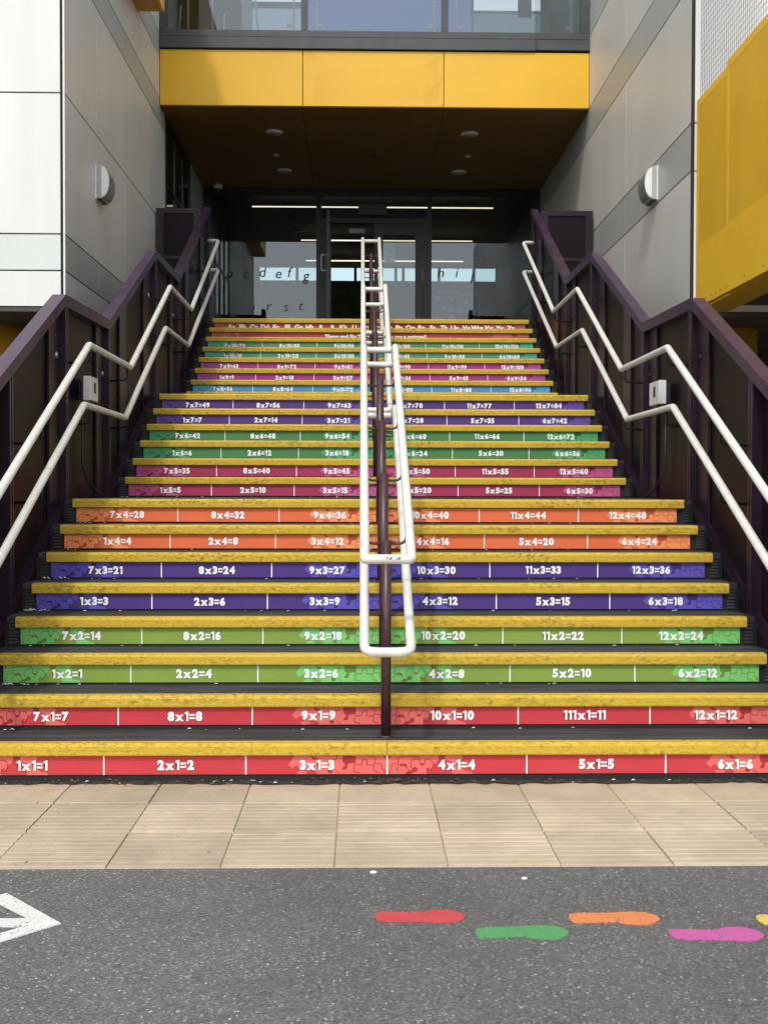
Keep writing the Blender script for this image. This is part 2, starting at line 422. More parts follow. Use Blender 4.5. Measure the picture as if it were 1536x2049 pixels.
# ------------------------------------------------------------------ painted marks on the asphalt
FOOT = [(-.137,.0),(-.134,.026),(-.122,.038),(-.09,.040),(-.05,.033),(-.015,.029),(.015,.036),(.045,.050),(.08,.056),(.11,.048),(.135,.026),(.146,.002),(.138,-.022),(.118,-.042),(.085,-.052),(.05,-.051),(.015,-.045),(-.02,-.041),(-.06,-.041),(-.10,-.041),(-.125,-.034),(-.135,-.018)]
def smooth2(poly, n=2):
    for _ in range(n):
        o = []
        for i, a in enumerate(poly):
            b = poly[(i+1) % len(poly)]; o += [(a[0]*.75+b[0]*.25, a[1]*.75+b[1]*.25), (a[0]*.25+b[0]*.75, a[1]*.25+b[1]*.75)]
        poly = o
    return poly
def footprint(cx, cy, flip, rot, col, label):
    m = MB(); pts = smooth2(FOOT)
    c, s = math.cos(rot), math.sin(rot); q = []
    for (u, v) in pts:
        v *= flip; u += random.uniform(-.0012,.0012); v += random.uniform(-.0012,.0012)
        q.append((cx+u*c-v*s, cy+u*s+v*c))
    m.prism(q, 2, GZ+.0005, GZ+.004)
    tag(m.build('footprint_marking', paint_mat('footprint paint', col)), label, 'footprint', 'coloured footprints painted on the asphalt')
footprint(.062, 3.520, 1, -.01, (.62,.065,.075), 'red shoe print painted on asphalt, leftmost of the footprints')
footprint(.362, 3.388, -1, .0, (.09,.36,.12), 'green shoe print painted on asphalt')
footprint(.664, 3.498, -1, -.02, (.76,.25,.085), 'orange shoe print painted on asphalt')
footprint(.942, 3.366, 1, -.01, (.58,.11,.36), 'pink shoe print painted on asphalt')
footprint(1.245, 3.476, 1, -.02, (.80,.56,.10), 'yellow shoe print at the right edge, its heel in view')
m = MB()
m.prism([(-1.035,3.479),(-1.281,3.742),(-1.325,3.697),(-1.148,3.521),(-1.9,3.521),(-1.9,3.456),(-1.142,3.456),(-1.262,3.338),(-1.222,3.293)], 2, GZ+.0005, GZ+.004)
tag(m.build('arrow_marking', paint_mat('white road paint', (.78,.78,.74))), 'white arrow painted on the asphalt, pointing right', 'road arrow')

# ------------------------------------------------------------------ staircase
st = empty('staircase', (0, 5.12, GZ), 'wide school staircase of black treads with yellow nosings climbing to the entrance', 'stairs')
for k in range(1, 23):
    y0, z = SY(k), SZ(k)
    y1 = SY(k+1)+.03 if k < 22 else 18.4
    zb = SZ(k-1) if k > 1 else GZ
    X = 2.0
    b = MB(); b.mi = 1; b.box(-X, X, y0+.028, y0+.05, zb-.02, z-.030); b.mi = 0   # riser board
    xa, xb = (-2.0, 2.0) if k < 22 else (-2.6, 2.7)
    b.box(-X, X, y0+.064, y1, z-.032, z-.004)                        # tread
    if k == 22: b.box(-2.65, 2.75, y0+.15, 18.6, z-.2, z-.006)
    n = 5 if y1-y0 < .5 else 26                                     # grip ridges on the tread
    for i in range(n):
        yy = y0+.085+i*.042
        if yy+.02 < y1-.03 and k != 22: b.box(-1.94, 1.94, yy, yy+.024, z-.004, z-.0005)
    for s in (-1, 1):                                               # ribbed ends of the riser
        for i in range(7): b.box(s*1.955-.022, s*1.955+.022, y0+.020, y0+.027, zb+.012+i*.018, zb+.022+i*.018)
    sp = b.build('step', [M['tread'], M['gap']], st)
    nb = MB(); dz = random.uniform(-.0015, .0015)
    for (xa, xb) in ((-1.936, -.0012), (.0012, 1.936)):
        pr = [(y0+.002, z-.055+dz), (y0, z-.050+dz), (y0-.001, z-.014+dz), (y0+.004, z-.004+dz), (y0+.014, z+dz), (y0+.060, z+dz*.5), (y0+.062, z-.004), (y0+.063, z-.030), (y0+.027, z-.030), (y0+.027, z-.055)]
        # segments along x with a tiny sag so the edge is not ruler-straight
        nb.prism(pr, 0, xa, xb)
    ob = nb.build('nosing', M['nosing'], sp)

# ------------------------------------------------------------------ number strips on the risers
LEFT_LIGHT = [[(42,248),(628,248),(625,300),(600,338),(572,350),(560,395),(520,425),(482,432),(490,465),(42,465)],
              [(710,248),(895,248),(905,300),(860,305),(850,370),(945,430),(1000,440),(1030,465),(780,465),(785,415),(800,380),(790,330),(720,312),(700,290)]]
LEFT_DARK = [[(165,362),(200,345),(250,350),(266,375),(262,396),(235,376),(190,376)],
             [(270,430),(318,420),(330,392),(362,384),(388,408),(376,438),(332,446),(310,463),(240,463)],
             [(410,345),(468,345),(462,364),(440,372),(417,364)],
             [(490,400),(520,390),(530,398),(512,408),(520,418),(556,405),(548,426),(505,432),(488,420)],
             [(628,252),(655,252),(668,268),(690,268),(694,252),(706,252),(700,290),(662,305),(636,290)]]
LEFT_LINE = [[(160,360),(160,272),(196,276),(212,264),(340,262),(352,278),(394,264),(410,290),(410,345)],
             [(310,395),(308,330),(330,300),(405,295)],[(468,345),(470,300),(520,294),(556,325),(567,375),(540,405)],
             [(60,420),(88,402),(76,372),(90,350),(160,350)],[(140,410),(168,374)],[(140,410),(160,442)],[(264,380),(276,430)]]
RIGHT_LIGHT = [[(370,225),(400,212),(1462,212),(1462,430),(640,430),(645,405),(610,390),(560,380),(470,385),(445,348),(410,330),(384,340),(365,368),(310,320),(345,275)],
               [(412,405),(440,392),(510,392),(538,405),(535,424),(500,430),(440,430),(414,420)]]
RIGHT_DARK = [[(570,216),(640,240),(668,262),(600,262)],
              [(945,225),(1000,216),(1050,222),(1100,225),(1094,300),(1010,310),(1002,368),(955,380),(945,362),(985,322),(950,290)],
              [(772,395),(785,372),(815,370),(834,390),(828,414),(800,420),(778,412)]]
RIGHT_LINE = [[(1100,228),(1090,322),(1170,326),(1182,272),(1210,255),(1240,276),(1230,326),(1320,326),(1336,272),(1330,236),(1260,222)],
              [(1085,326),(1080,410),(1120,402),(1152,420)],[(1318,326),(1310,396),(1350,400),(1382,422)],[(1336,310),(1412,310),(1410,372),(1458,388)],
              [(885,216),(885,255),(830,268)],[(870,388),(912,426)]]
def jig(mb, side, x0, zb, hgt, yf):
    sc_ = hgt/217.0
    def f(pt):
        if side == 'L': return x0+(pt[0]-42)*.000392, zb+(465-pt[1])*sc_
        return x0+(pt[0]-1462)*.000386, zb+(431-pt[1])*sc_*.985
    L, D, N = (LEFT_LIGHT, LEFT_DARK, LEFT_LINE) if side == 'L' else (RIGHT_LIGHT, RIGHT_DARK, RIGHT_LINE)
    mb.mi = 1
    for q in L: mb.poly([(f(a)[0], yf-.0008, f(a)[1]) for a in q])
    mb.mi = 2
    for q in D: mb.poly([(f(a)[0], yf-.0014, f(a)[1]) for a in q])
    for q in N:
        q = [Vector((f(a)[0], yf-.0020, f(a)[1])) for a in q]
        # round the corners
        q = [Vector(v) for v in fillet(q, .006, 3)]
        for a, b in zip(q[:-1], q[1:]):
            d = (b-a)
            if d.length < 1e-6: continue
            d.normalize(); nn = Vector((-d.z, 0, d.x))*.0013
            mb.poly([a-nn-d*.0004, b-nn+d*.0004, b+nn+d*.0004, a+nn-d*.0004])
COLS = {'red': ((.66,.068,.082), (.70,.150,.135), (.52,.05,.062)), 'green': ((.285,.420,.080), (.215,.560,.165), (.22,.33,.07)),
        'violet': ((.105,.055,.27), (.125,.100,.47), (.09,.045,.23)), 'orange': ((.88,.205,.080), (.88,.310,.125), (.74,.13,.05)),
        'crimson': ((.46,.052,.130), (.53,.110,.270), (.37,.035,.10)), 'leaf green': ((.100,.290,.105), (.100,.400,.170), (.07,.21,.075)),
        'purple': ((.135,.058,.27), (.165,.095,.37), (.11,.045,.22)), 'blue': ((.105,.36,.66), (.10,.44,.74), (.08,.27,.52)),
        'magenta': ((.48,.060,.30), (.52,.11,.40), (.37,.05,.23)), 'teal': ((.125,.36,.22), (.10,.46,.36), (.09,.26,.17)),
        'brick red': ((.53,.075,.085), (.57,.13,.12), (.40,.055,.06))}
CM = {}
for c, (a, b, d) in COLS.items():
    a, b, d = [tuple(x**1.06*k_ for x in q) for q, k_ in ((a,.84),(b,1.06),(d,.74))]
    CM[c] = (plain(c+' board', a, .5, .05, 2, spec=.25, fine=.12, bmp=.03), plain(c+' jigsaw light', b, .5, .03, 3, spec=.25), plain(c+' jigsaw dark', d, .5, .03, 3, spec=.25))
def tt(n, hi): return ['%dx%d=%d' % (i, n, i*n) for i in (range(7, 13) if hi else range(1, 7))]
ROWS = []
for i, c in enumerate(['red', 'green', 'violet', 'orange', 'crimson', 'leaf green', 'purple', 'blue', 'magenta', 'teal']):
    for hi in (0, 1): ROWS.append((c, tt(i+1, hi)))
ROWS[2][1][0] = '1x2=1'; ROWS[1][1][4] = '111x1=11'
ALPHA = 'Aa, Bb, Cc, Dd, Ee, Ff, Gg, Hh, Ii, Jj, Kk, Ll, Mm, Nn, Oo, Pp, Qq, Rr, Ss, Tt, Uu, Vv, Ww, Xx, Yy, Zz.'
for k in range(1, 23):
    y = SY(k)+.026; zt = SZ(k)-.0565; hgt = .088; zb = zt-hgt
    if k <= 20: c, words = ROWS[k-1]; lab = '%s strip on a stair riser, reading from %s to %s' % (c, words[0], words[-1])
    elif k == 21: c = 'brick red'; words = []; lab = 'brick red riser strip asking about three and six times pattern'
    else: c = 'brick red'; words = []; lab = 'brick red riser strip with the alphabet Aa Bb Cc, top of the stairs'
    root = empty('number_strip', (0, y, zb), lab, 'riser strip', 'printed strips on the stair risers')
    mats = CM[c]
    xl, xr = -1.915+random.uniform(-.004,.004), 1.905+random.uniform(-.01,.004)
    yf = y-.004
    for (a, b) in ((xl, -.0008), (.0008, xr)):
        q = MB(); q.box(a, b, y-.004, y+.002, zb, zt, .0008, 1)
        if k <= 20 or a < -1: jig(q, 'L', a+.003, zb+.0005, hgt-.001, yf)
        if k <= 20 or b > 1: jig(q, 'R', b-.003, zb+.0005, hgt-.001, yf)
        q.build('board', mats, root)
    le = MB()
    if k <= 20:
        e = [xl, xl+(0-xl)*.3333, xl+(0-xl)*.6667, 0, xr*.3333, xr*.6667, xr]
        for i, s in enumerate(words):
            numerals(le, s, (e[i]+e[i+1])/2 + random.uniform(-.004,.004), yf-.0035, zb+hgt*.5+random.uniform(-.002,.002), .046)
        dv = MB()
        for xx in [e[1], e[2], e[4], e[5]] + ([0] if k == 1 else []): dv.box(xx-.0032, xx+.0032, yf-.0026, yf-.0004, zb+.0005, zt-.0005)
        dv.build('divider_line', M['lettering'], root)
    elif k == 21:
        text_faces(le, 'Three and Six Times. Can you see a pattern?', .05, yf-.0035, zb+hgt*.42, .050, .075, sx=.97)
    else:
        parts = ALPHA.split(' ')
        x0, x1 = -1.70, 1.72
        for i, s in enumerate(parts):
            text_faces(le, s, x0+(x1-x0)*i/25, yf-.0035, zb+hgt*.42, .060, .075)
    le.build('lettering', M['lettering'], root)
    if k <= 8:
        for xx in (xl+.012, -.012, .012, xr-.012):
            for zz in (zb+.010, zt-.010):
                s = MB(); s.disc((xx, yf, zz), 1, .0035, -.0028, 8); s.build('screw', M['dark_plastic'], root)

# ------------------------------------------------------------------ side balustrades
CAP = [(4.95,1.36),(7.33,2.525),(8.61,2.55),(10.57,3.475),(11.88,3.485),(14.35,4.80)]
def capz(y):
    for (a, b) in zip(CAP[:-1], CAP[1:]):
        if a[0] <= y <= b[0]: return a[1]+(b[1]-a[1])*(y-a[0])/(b[0]-a[0])
    return CAP[0][1] if y < CAP[0][0] else CAP[-1][1]
STR = [(4.95,-.01),(7.38,1.215),(8.66,1.225),(10.48,2.125),(11.84,2.14),(14.12,3.31),(14.35,3.36)]
def strz(y):
    for (a, b) in zip(STR[:-1], STR[1:]):
        if a[0] <= y <= b[0]: return a[1]+(b[1]-a[1])*(y-a[0])/(b[0]-a[0])
    return STR[0][1] if y < STR[0][0] else STR[-1][1]
def sbox(m, s, x0, x1, *r, **k):
    a, b = sorted((s*x0, s*x1)); m.box(a, b, *r, **k)
def sprism(m, s, poly, x0, x1):
    a, b = sorted((s*x0, s*x1)); m.prism(poly, 0, a, b)
def between(ya, yb, off0=.0, off1=0):
    ys = [ya]+[q for q in (7.33, 8.61, 10.57, 11.88) if ya < q < yb]+[yb]
    return [(q, strz(q)+off0) for q in ys]+[(q, capz(q)-off1) for q in reversed(ys)]
for s, side in ((-1, 'left'), (1, 'right')):
    root = empty('balustrade', (s*2.04, 5.0, GZ), 'dark purple steel balustrade with zigzag capping on the %s side of the stairs' % side, 'balustrade', 'balustrades beside the stairs')
    m = MB(); top = CAP; bot = [(y, z-.075) for y, z in reversed(CAP)]
    sprism(m, s, top+bot, 2.0, 2.085); m.build('cap_rail', M['purple_cap'], root)
    for (ya, yb) in ((4.99,6.17),(6.235,7.325),(7.40,8.575),(8.65,10.535),(10.61,11.845),(11.92,14.22)):
        m = MB(); sprism(m, s, between(ya, yb, -.02, .05), 2.062, 2.072); m.build('perforated_panel', M['perf_purple'], root)
    for yy in (4.97, 6.20, 7.363, 8.612, 10.573, 11.883, 14.27):
        m = MB()
        for d in (-.034, .006): sbox(m, s, 2.003, 2.072, yy+d, yy+d+.028, strz(yy)-.03, capz(yy)-.07, bev=.003, seg=1)
        sbox(m, s, 2.030, 2.070, yy-.008, yy+.008, strz(yy)-.03, capz(yy)-.07)
        m.build('post', M['purple'], root)
    for (ya, yb, yo, zo) in ((7.08,7.327,7.25,2.13),(8.34,8.576,8.53,2.14),(10.15,10.538,10.38,3.03),(11.55,11.848,11.72,3.05),(9.15,9.40,0,0),(12.55,12.8,0,0),(13.75,14.2,0,0)):
        m = MB(); sprism(m, s, between(ya, yb, -.02, .06), 2.042, 2.058); pl = m.build('flat_plate', M['purple'], root)
        if yo:
            b = MB(); b.disc((s*2.042, yo, zo), 0, .017, -s*.008, 6); b.disc((s*2.042, yo, zo), 0, .023, -s*.003, 16)
            b.build('bolt', M['steel'] if s < 0 else M['purple'], pl)
    for (ya, yb) in ((4.97,7.38),(8.66,10.48),(11.84,14.12)):
        m = MB(); sprism(m, s, [(ya, strz(ya)), (yb, strz(yb)), (yb, strz(yb)-.40), (ya+.1, strz(ya)-.40+.05), (ya, max(strz(ya)-.3, GZ) if ya < 5 else strz(ya)-.3)], 2.002, 2.060)
        sprism(m, s, [(ya, strz(ya)+.012), (yb, strz(yb)+.012), (yb, strz(yb)), (ya, strz(ya))], 1.998, 2.075)
        m.build('stringer', M['purple'], root)
    for (ya, yb, z) in ((7.38,8.66,1.224),(10.48,11.84,2.142)):
        m = MB(); sbox(m, s, 2.003, 2.074, ya, yb, z-.35, z-.006); m.build('landing_edge', M['purple'], root)

# handrails fixed to the balustrades
for s, side in ((-1, 'left'), (1, 'right')):
    root = empty('handrail', (s*1.875, 5.0, .6), 'cream double handrail zigzagging along the %s balustrade' % side, 'handrail', 'cream handrails on the balustrades')
    X = s*1.872
    up = [(X,4.98,.975),(X,7.40,2.213),(X,8.715,2.207),(X,10.53,3.135),(X,11.83,3.128),(X,14.07,4.318),(s*2.0,14.10,4.322)]
    lo = [(X,4.98,.650),(X,7.26,1.818),(X,8.52,1.813),(X,10.28,2.722),(X,11.63,2.735),(X,14.06,3.96),(s*2.0,14.08,3.958)]
    rails = []
    for nm, pth in (('upper_rail', up), ('lower_rail', lo)):
        pts = [Vector(pth[0])]
        q = fillet(pth[:-1]+[pth[-1]], .03, 4)
        q2 = fillet(pth[-3:], .06, 6)
        q = fillet(pth[:-2]+[((Vector(pth[-3])+Vector(pth[-2]))/2)], .022, 3)+q2[1:]
        m = MB(); m.tube(q, .0225, 16); rails.append((m.build(nm, M['rail'], root), pth))
    def rz(pth, y):
        for a, b in zip(pth[:-2], pth[1:-1]):
            if a[1] <= y <= b[1]: return a[2]+(b[2]-a[2])*(y-a[1])/(b[1]-a[1])
        return pth[-2][2]
    for rb, pth in rails:
        for yy in (6.30, 7.42, 8.60, 10.60, 11.75, 13.3):
            z = rz(pth, yy)-.022; m = MB()
            m.tube(fillet([(X,yy,z),(X,yy,z-.085),(s*2.05,yy,z-.095)], .03, 4), .0075, 8)
            m.disc((s*2.03, yy, z-.095), 0, .018, s*.012, 12)
            m.build('bracket', M['purple'], root)

# centre handrails, one per flight
def centre_rail(label, upper, lower, upper_r, treads):
    root = empty('centre_handrail', (-.003, SY(treads[0])+.14, SZ(treads[0])), label, 'handrail', 'centre handrails of the three flights')
    hw = .101; x0 = -.003
    def ring(path, rb, name):
        Lp = [(x0-hw, y, z) for y, z in path]; Rp = [(x0+hw, y, z) for y, z in reversed(path)]
        n = len(path); rs = [rb]+[.03]*(n-2)+[.03]+[.03]+[.03]*(n-2)+[rb]
        m = MB(); m.tube(fillet_closed(Lp+Rp, rs, 5), .0215, 16, closed=True); return m.build(name, M['rail'], root)
    ring(upper, upper_r, 'upper_rail'); ring(lower, .05, 'lower_rail')
    def rz(path, y):
        for a, b in zip(path[:-1], path[1:]):
            if a[0] <= y <= b[0]: return a[1]+(b[1]-a[1])*(y-a[0])/(b[0]-a[0])
        return path[-1][1]
    for k in treads:
        yy = SY(k)+.14; zt = SZ(k)+.914
        m = MB(); m.tube([(x0,yy,SZ(k)-.01),(x0,yy,zt-.002)], .0235, 18); m.disc((x0,yy,SZ(k)-.004), 2, .034, .012, 18); po = m.build('post', M['post'], root)
        for nm, path, dz in (('upper', upper, .13), ('lower', lower, .06)):
            z = rz(path, yy)-.02
            for s in (-1, 1):
                b = MB(); b.tube(fillet([(x0+s*.02,yy,z-dz+.02),(x0+s*(hw-.012),yy,z-dz+.022),(x0+s*hw,yy,z+.004)], .03, 4), .0065, 8)
                b.build('bracket', M['post'], root)
    return root
r1 = centre_rail('cream centre handrail on maroon posts up the lowest flight, nearest the viewer', [(4.90,.990),(7.36,2.205),(7.62,2.215)], [(4.90,.588),(7.34,1.815),(7.58,1.775)], .016, (1,3,5,7))
centre_rail('cream centre handrail on maroon posts up the middle flight', [(8.42,2.205),(8.68,2.225),(10.47,3.145),(10.72,3.155)], [(8.42,1.868),(8.55,1.870),(10.30,2.735),(10.62,2.640)], .03, (9,11,13))
centre_rail('cream centre handrail on maroon posts up the top flight by the door', [(11.58,3.150),(11.82,3.165),(14.12,4.365),(14.35,4.385)], [(11.58,2.865),(11.70,2.868),(14.05,3.99),(14.3,4.0)], .03, (15,17,19,21))
m = MB()
for (xa, xb, za) in ((.028,.034,.0),(.036,.048,.001),(-.012,-.005,.002),(.0,.012,.001)):
    m.poly([(xa,4.9-.0222,.988+za),(xb,4.9-.0222,.992+za),(xb+.004,4.9-.0200,1.000+za),(xa+.006,4.9-.0205,.998+za)])
m.build('paint_chip', M['chip'], r1)

# perforated screens closing the gap beside the top of the stairs
for s, xw, side in ((-1, XL, 'left'), (1, XR, 'right')):
    a, b = sorted((s*2.09, xw-s*.02))
    root = empty('side_screen', ((a+b)/2, 14.1, ZTOP), 'dark purple perforated steel screen between %s wall and top of the balustrade' % side, 'screen', 'purple screens at the stair head')
    m = MB(); m.box(a, b, 14.10, 14.14, 3.2, 3.42); m.box(a, b, 14.10, 14.14, 4.66, 4.72); m.box(a, a+.09, 14.10, 14.14, 3.42, 4.66); m.box(b-.09, b, 14.10, 14.14, 3.42, 4.66); m.box(a+.09, b-.09, 14.102, 14.138, 4.10, 4.14)
    m.build('frame', M['purple'], root)
    m = MB(); m.box(a+.09, b-.09, 14.115, 14.125, 3.42, 4.10); m.build('perforated_panel', M['perf_purple'], root)
    m = MB(); m.box(a+.09, b-.09, 14.115, 14.125, 4.14, 4.66); m.build('perforated_panel', M['perf_purple'], root)

# white boxes on the landing balustrade
for s, side in ((-1, 'left'), (1, 'right')):
    y0, y1 = (7.76, 7.97) if s < 0 else (7.90, 8.16)
    root = empty('control_box', (s*1.975, (y0+y1)/2, 1.885), 'small white plastic box with a grey vent on the %s balustrade, above its cable' % side, 'control box', 'white boxes on the balustrades')
    m = MB(); sbox(m, s, 1.945, 2.0, y0, y1, 1.885, 2.05, bev=.006); m.build('case', M['white_plastic'], root)
    m = MB(); sbox(m, s, 2.0005, 2.060, y0+.12, y1-.01, 1.90, 2.035); m.build('mounting', M['dark_plastic'], root)
    m = MB(); sbox(m, s, 1.955, 1.99, y0-.002, y0+.001, 1.90, 1.975); m.build('label_plate', M['lilac_plastic'], root)
    m = MB()
    for i in range(5): sbox(m, s, 1.9425, 1.946, y0+.09, y0+.14, 1.945+i*.014, 1.953+i*.014)
    sbox(m, s, 1.9435, 1.946, y0+.088, y0+.142, 1.94, 2.012); m.build('vent', M['dark_plastic'], root)
    m = MB(); yy = (y0+y1)/2
    m.tube(fillet([(s*2.03,yy,1.885),(s*2.03,yy,1.42),(s*1.99,yy+.1,1.30),(s*1.95,yy+.28,1.226)], .12, 6), .008, 8); m.build('cable', M['dark_plastic'], root)

# ------------------------------------------------------------------ left wing
lw = empty('left_wing', (XL-1.6, YC, 2.836), 'left wing with a bright white front and a grey clad side wall', 'building wing')
m = MB(); m.box(-7.5, XL-.02, YC+.02, 18.6, 2.84, 9.5); m.build('wall', M['gap'], lw)
J = .006
def wallpanel(x, sgn, y0, y1, z0, z1, mat, parent):
    q = MB(); a, b = sorted((x, x-sgn*.018)); q.box(a, b, y0+J, y1-J, z0+J, z1-J, .002, 1); q.build('cladding_panel', mat, parent)
for (z0, z1, mt, cuts) in ((2.836,3.15,'clad_grey',[12.36]),(3.15,3.462,'clad_band',[11.14,13.6]),(3.462,4.661,'clad_grey',[12.36]),(4.661,5.88,'clad_grey',[11.05,13.67]),(5.88,6.09,'clad_band',[12.36]),(6.09,6.17,'clad_band',[12.36]),(6.17,6.69,'clad_grey',[13.67]),(6.69,7.0,'clad_band',[12.36]),(7.0,8.2,'clad_grey',[11.05,13.67]),(8.2,9.5,'clad_grey',[12.36])):
    if z0 == 6.09: continue
    if z0 == 5.88: z1 = 6.17
    yend = 14.87 if z1 < 6.2 else YF+.5
    c = [YC+.012]+cuts+[yend]
    for a, b in zip(c[:-1], c[1:]): 
        jj = J; wallpanel(XL, 1, a+ (0 if a == c[0] else -.003), b+.003, z0, z1, M[mt], lw)
for (z0, z1, mt) in ((2.84,3.15,'clad_white'),(3.15,3.462,'clad_pale'),(3.462,4.661,'clad_white'),(4.661,5.88,'clad_white'),(5.88,7.08,'clad_white'),(7.08,9.5,'clad_white')):
    for (x0, x1) in ((-7.5,-5.1),(-5.1,XL-.03)):
        q = MB(); q.box(x0+J, x1-J, YC, YC+.018, z0+J, z1-J, .002, 1); q.build('cladding_panel', M[mt], lw)
q = MB(); q.box(XL-.012, XL+.004, YC-.002, YC+.01, 2.836, 9.5); q.build('corner_trim', M['clad_white'], lw)
m = MB(); m.box(XL-.018, XL+.001, 17.0, 18.45, 3.37, 6.10); m.build('cladding_panel', M['clad_band'], lw)
# recessed side window under the canopy
m = MB()
for yy in (14.88, 15.6, 16.3, 16.94): m.box(XL-.01, XL+.012, yy, yy+.05, 3.37, 6.09)
for zz in (3.37, 4.30, 5.2, 6.03): m.box(XL-.01, XL+.010, 14.93, 16.94, zz, zz+.05)
wf = m.build('side_window', M['frame_black'], lw)
m = MB(); m.box(XL-.009, XL-.004, 14.93, 16.94, 3.42, 6.03); m.build('pane', plain('black side glass', (.010,.012,.012), .05, .1, 2), wf)
# undercroft of the left wing
m = MB(); m.box(-7.5, XL-.005, YC, 18.6, 2.80, 2.836); m.build('soffit', M['under'], lw)
# yellow projecting box on the left wall, high up
bb = empty('bay_box', (-2.45, 11.5, 6.72), 'yellow box bay projecting from the left side wall at the top edge', 'bay')
m = MB(); m.box(XL+.001, -2.36, 9.95, 13.12, 6.70, 8.4, .004, 1); m.build('casing', M['yellow_panel'], bb)
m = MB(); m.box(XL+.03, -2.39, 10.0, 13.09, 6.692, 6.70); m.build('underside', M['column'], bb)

# ------------------------------------------------------------------ right wing
rw = empty('right_wing', (XR+1.6, 9.96, 2.84), 'right wing with a grey clad side wall beyond the yellow screen', 'building wing')
m = MB(); m.box(XR+.02, 7.5, 9.98, 18.6, 2.84, 9.5); m.build('wall', M['gap'], rw)
for (z0, z1, mt, cuts) in ((2.84,4.07,'clad_grey',[12.46]),(4.07,4.487,'clad_band',[12.46]),(4.487,5.715,'clad_grey',[12.44]),(5.715,6.10,'clad_band',[12.44]),(6.10,7.0,'clad_grey',[12.44]),(7.0,7.4,'clad_band',[12.44]),(7.4,9.5,'clad_grey',[12.44])):
    yend = 18.4 if z1 < 6.2 else YF+.5
    c = [9.972]+cuts+([15.0] if yend > 16 else [])+[yend]
    for a, b in zip(c[:-1], c[1:]): wallpanel(XR, -1, a+(0 if a == c[0] else -.003), b+.003, z0, z1, M[mt], rw)
for (z0, z1) in ((2.84,4.07),(4.07,4.487),(4.487,5.715),(5.715,7.0),(7.0,9.5)):
    q = MB(); q.box(XR+.03, 7.5, 9.962, 9.98, z0+J, z1-J, .002, 1); q.build('cladding_panel', M['clad_white'], rw)
q = MB(); q.box(XR-.002, XR+.010, 9.955, 9.97, 2.84, 9.5); q.build('corner_trim', M['gap'], rw)
m = MB(); m.box(XR+.005, 7.5, 9.96, 18.6, 2.80, 2.838); m.box(XR+.32, 7.5, 6.5, 9.95, 2.90, 2.93); m.build('soffit', M['under'], rw)
# yellow balcony screen standing proud of the right wing
ys = empty('balcony_screen', (XR+.45, 8.6, 2.85), 'yellow perforated metal balcony screen at the right, folded from two sheets', 'screen')
for (ya, yb, x, z0, z1) in ((9.03,9.90,XR+.030,2.86,4.66),(6.5,9.015,XR+.005,2.845,4.675)):
    q = MB(); q.box(x, x+.04, ya, yb, z0, 3.40, .003, 1); q.box(x, x+.04, ya, yb, z1-.07, z1, .003, 1); q.box(x, x+.04, yb-.05, yb, 3.40, z1-.07); q.box(x, x+.04, ya, ya+.05, 3.40, z1-.07)
    sh = q.build('sheet', M['yellow_sheet'], ys)
    q = MB(); q.box(x+.0012, x+.034, ya+.05, yb-.05, 3.40, z1-.07); q.build('perforated_field', M['perf_yellow'], sh)
    for i in range(7):
        q = MB(); q.disc((x, ya+.06+(yb-ya-.12)*i/6, z0+.05), 0, .006, -.003, 8); q.build('rivet', M['dark_plastic'], sh)
q = MB(); q.box(XR+.05, XR+.32, 6.5, 9.9, 2.838, 2.856); q.build('base_tray', M['yellow_sheet'], ys)
# bird netting above it
nn = MB(); xw = XR+.075
for i in range(64):
    yy = 6.8+i*.05
    nn.tube([(xw,yy,4.6),(xw,yy,7.6)], .0017, 4)
for i in range(60):
    zz = 4.6+i*.05; nn.tube([(xw+.002,6.75,zz),(xw+.002,9.95,zz)], .0017, 4)
tag(nn.build('bird_netting', M['wire']), 'grey square mesh netting stretched above the yellow balcony screen', 'netting')

# undercroft columns and lining
for (x, y, r, side) in ((-3.50,10.9,.34,'left'),(3.36,10.9,.30,'right')):
    m = MB(); m.tube([(x,y,GZ),(x,y,2.81)], r, 40); m.tube([(x,y,GZ-.01),(x,y,GZ+.06)], r+.03, 40)
    tag(m.build('column', M['column']), 'round orange column under the %s wing' % side, 'column', 'orange undercroft columns')
m = MB(); m.box(-7.5, -2.2, 14.3, 14.5, GZ-.02, 2.80); m.box(2.2, 7.5, 14.3, 14.5, GZ-.02, 2.80); m.box(-2.2, 2.2, 14.3, 14.5, GZ-.02, 2.80)
tag(m.build('undercroft_wall', M['under']), 'dark wall at the back of the undercroft below the wings', 'wall')

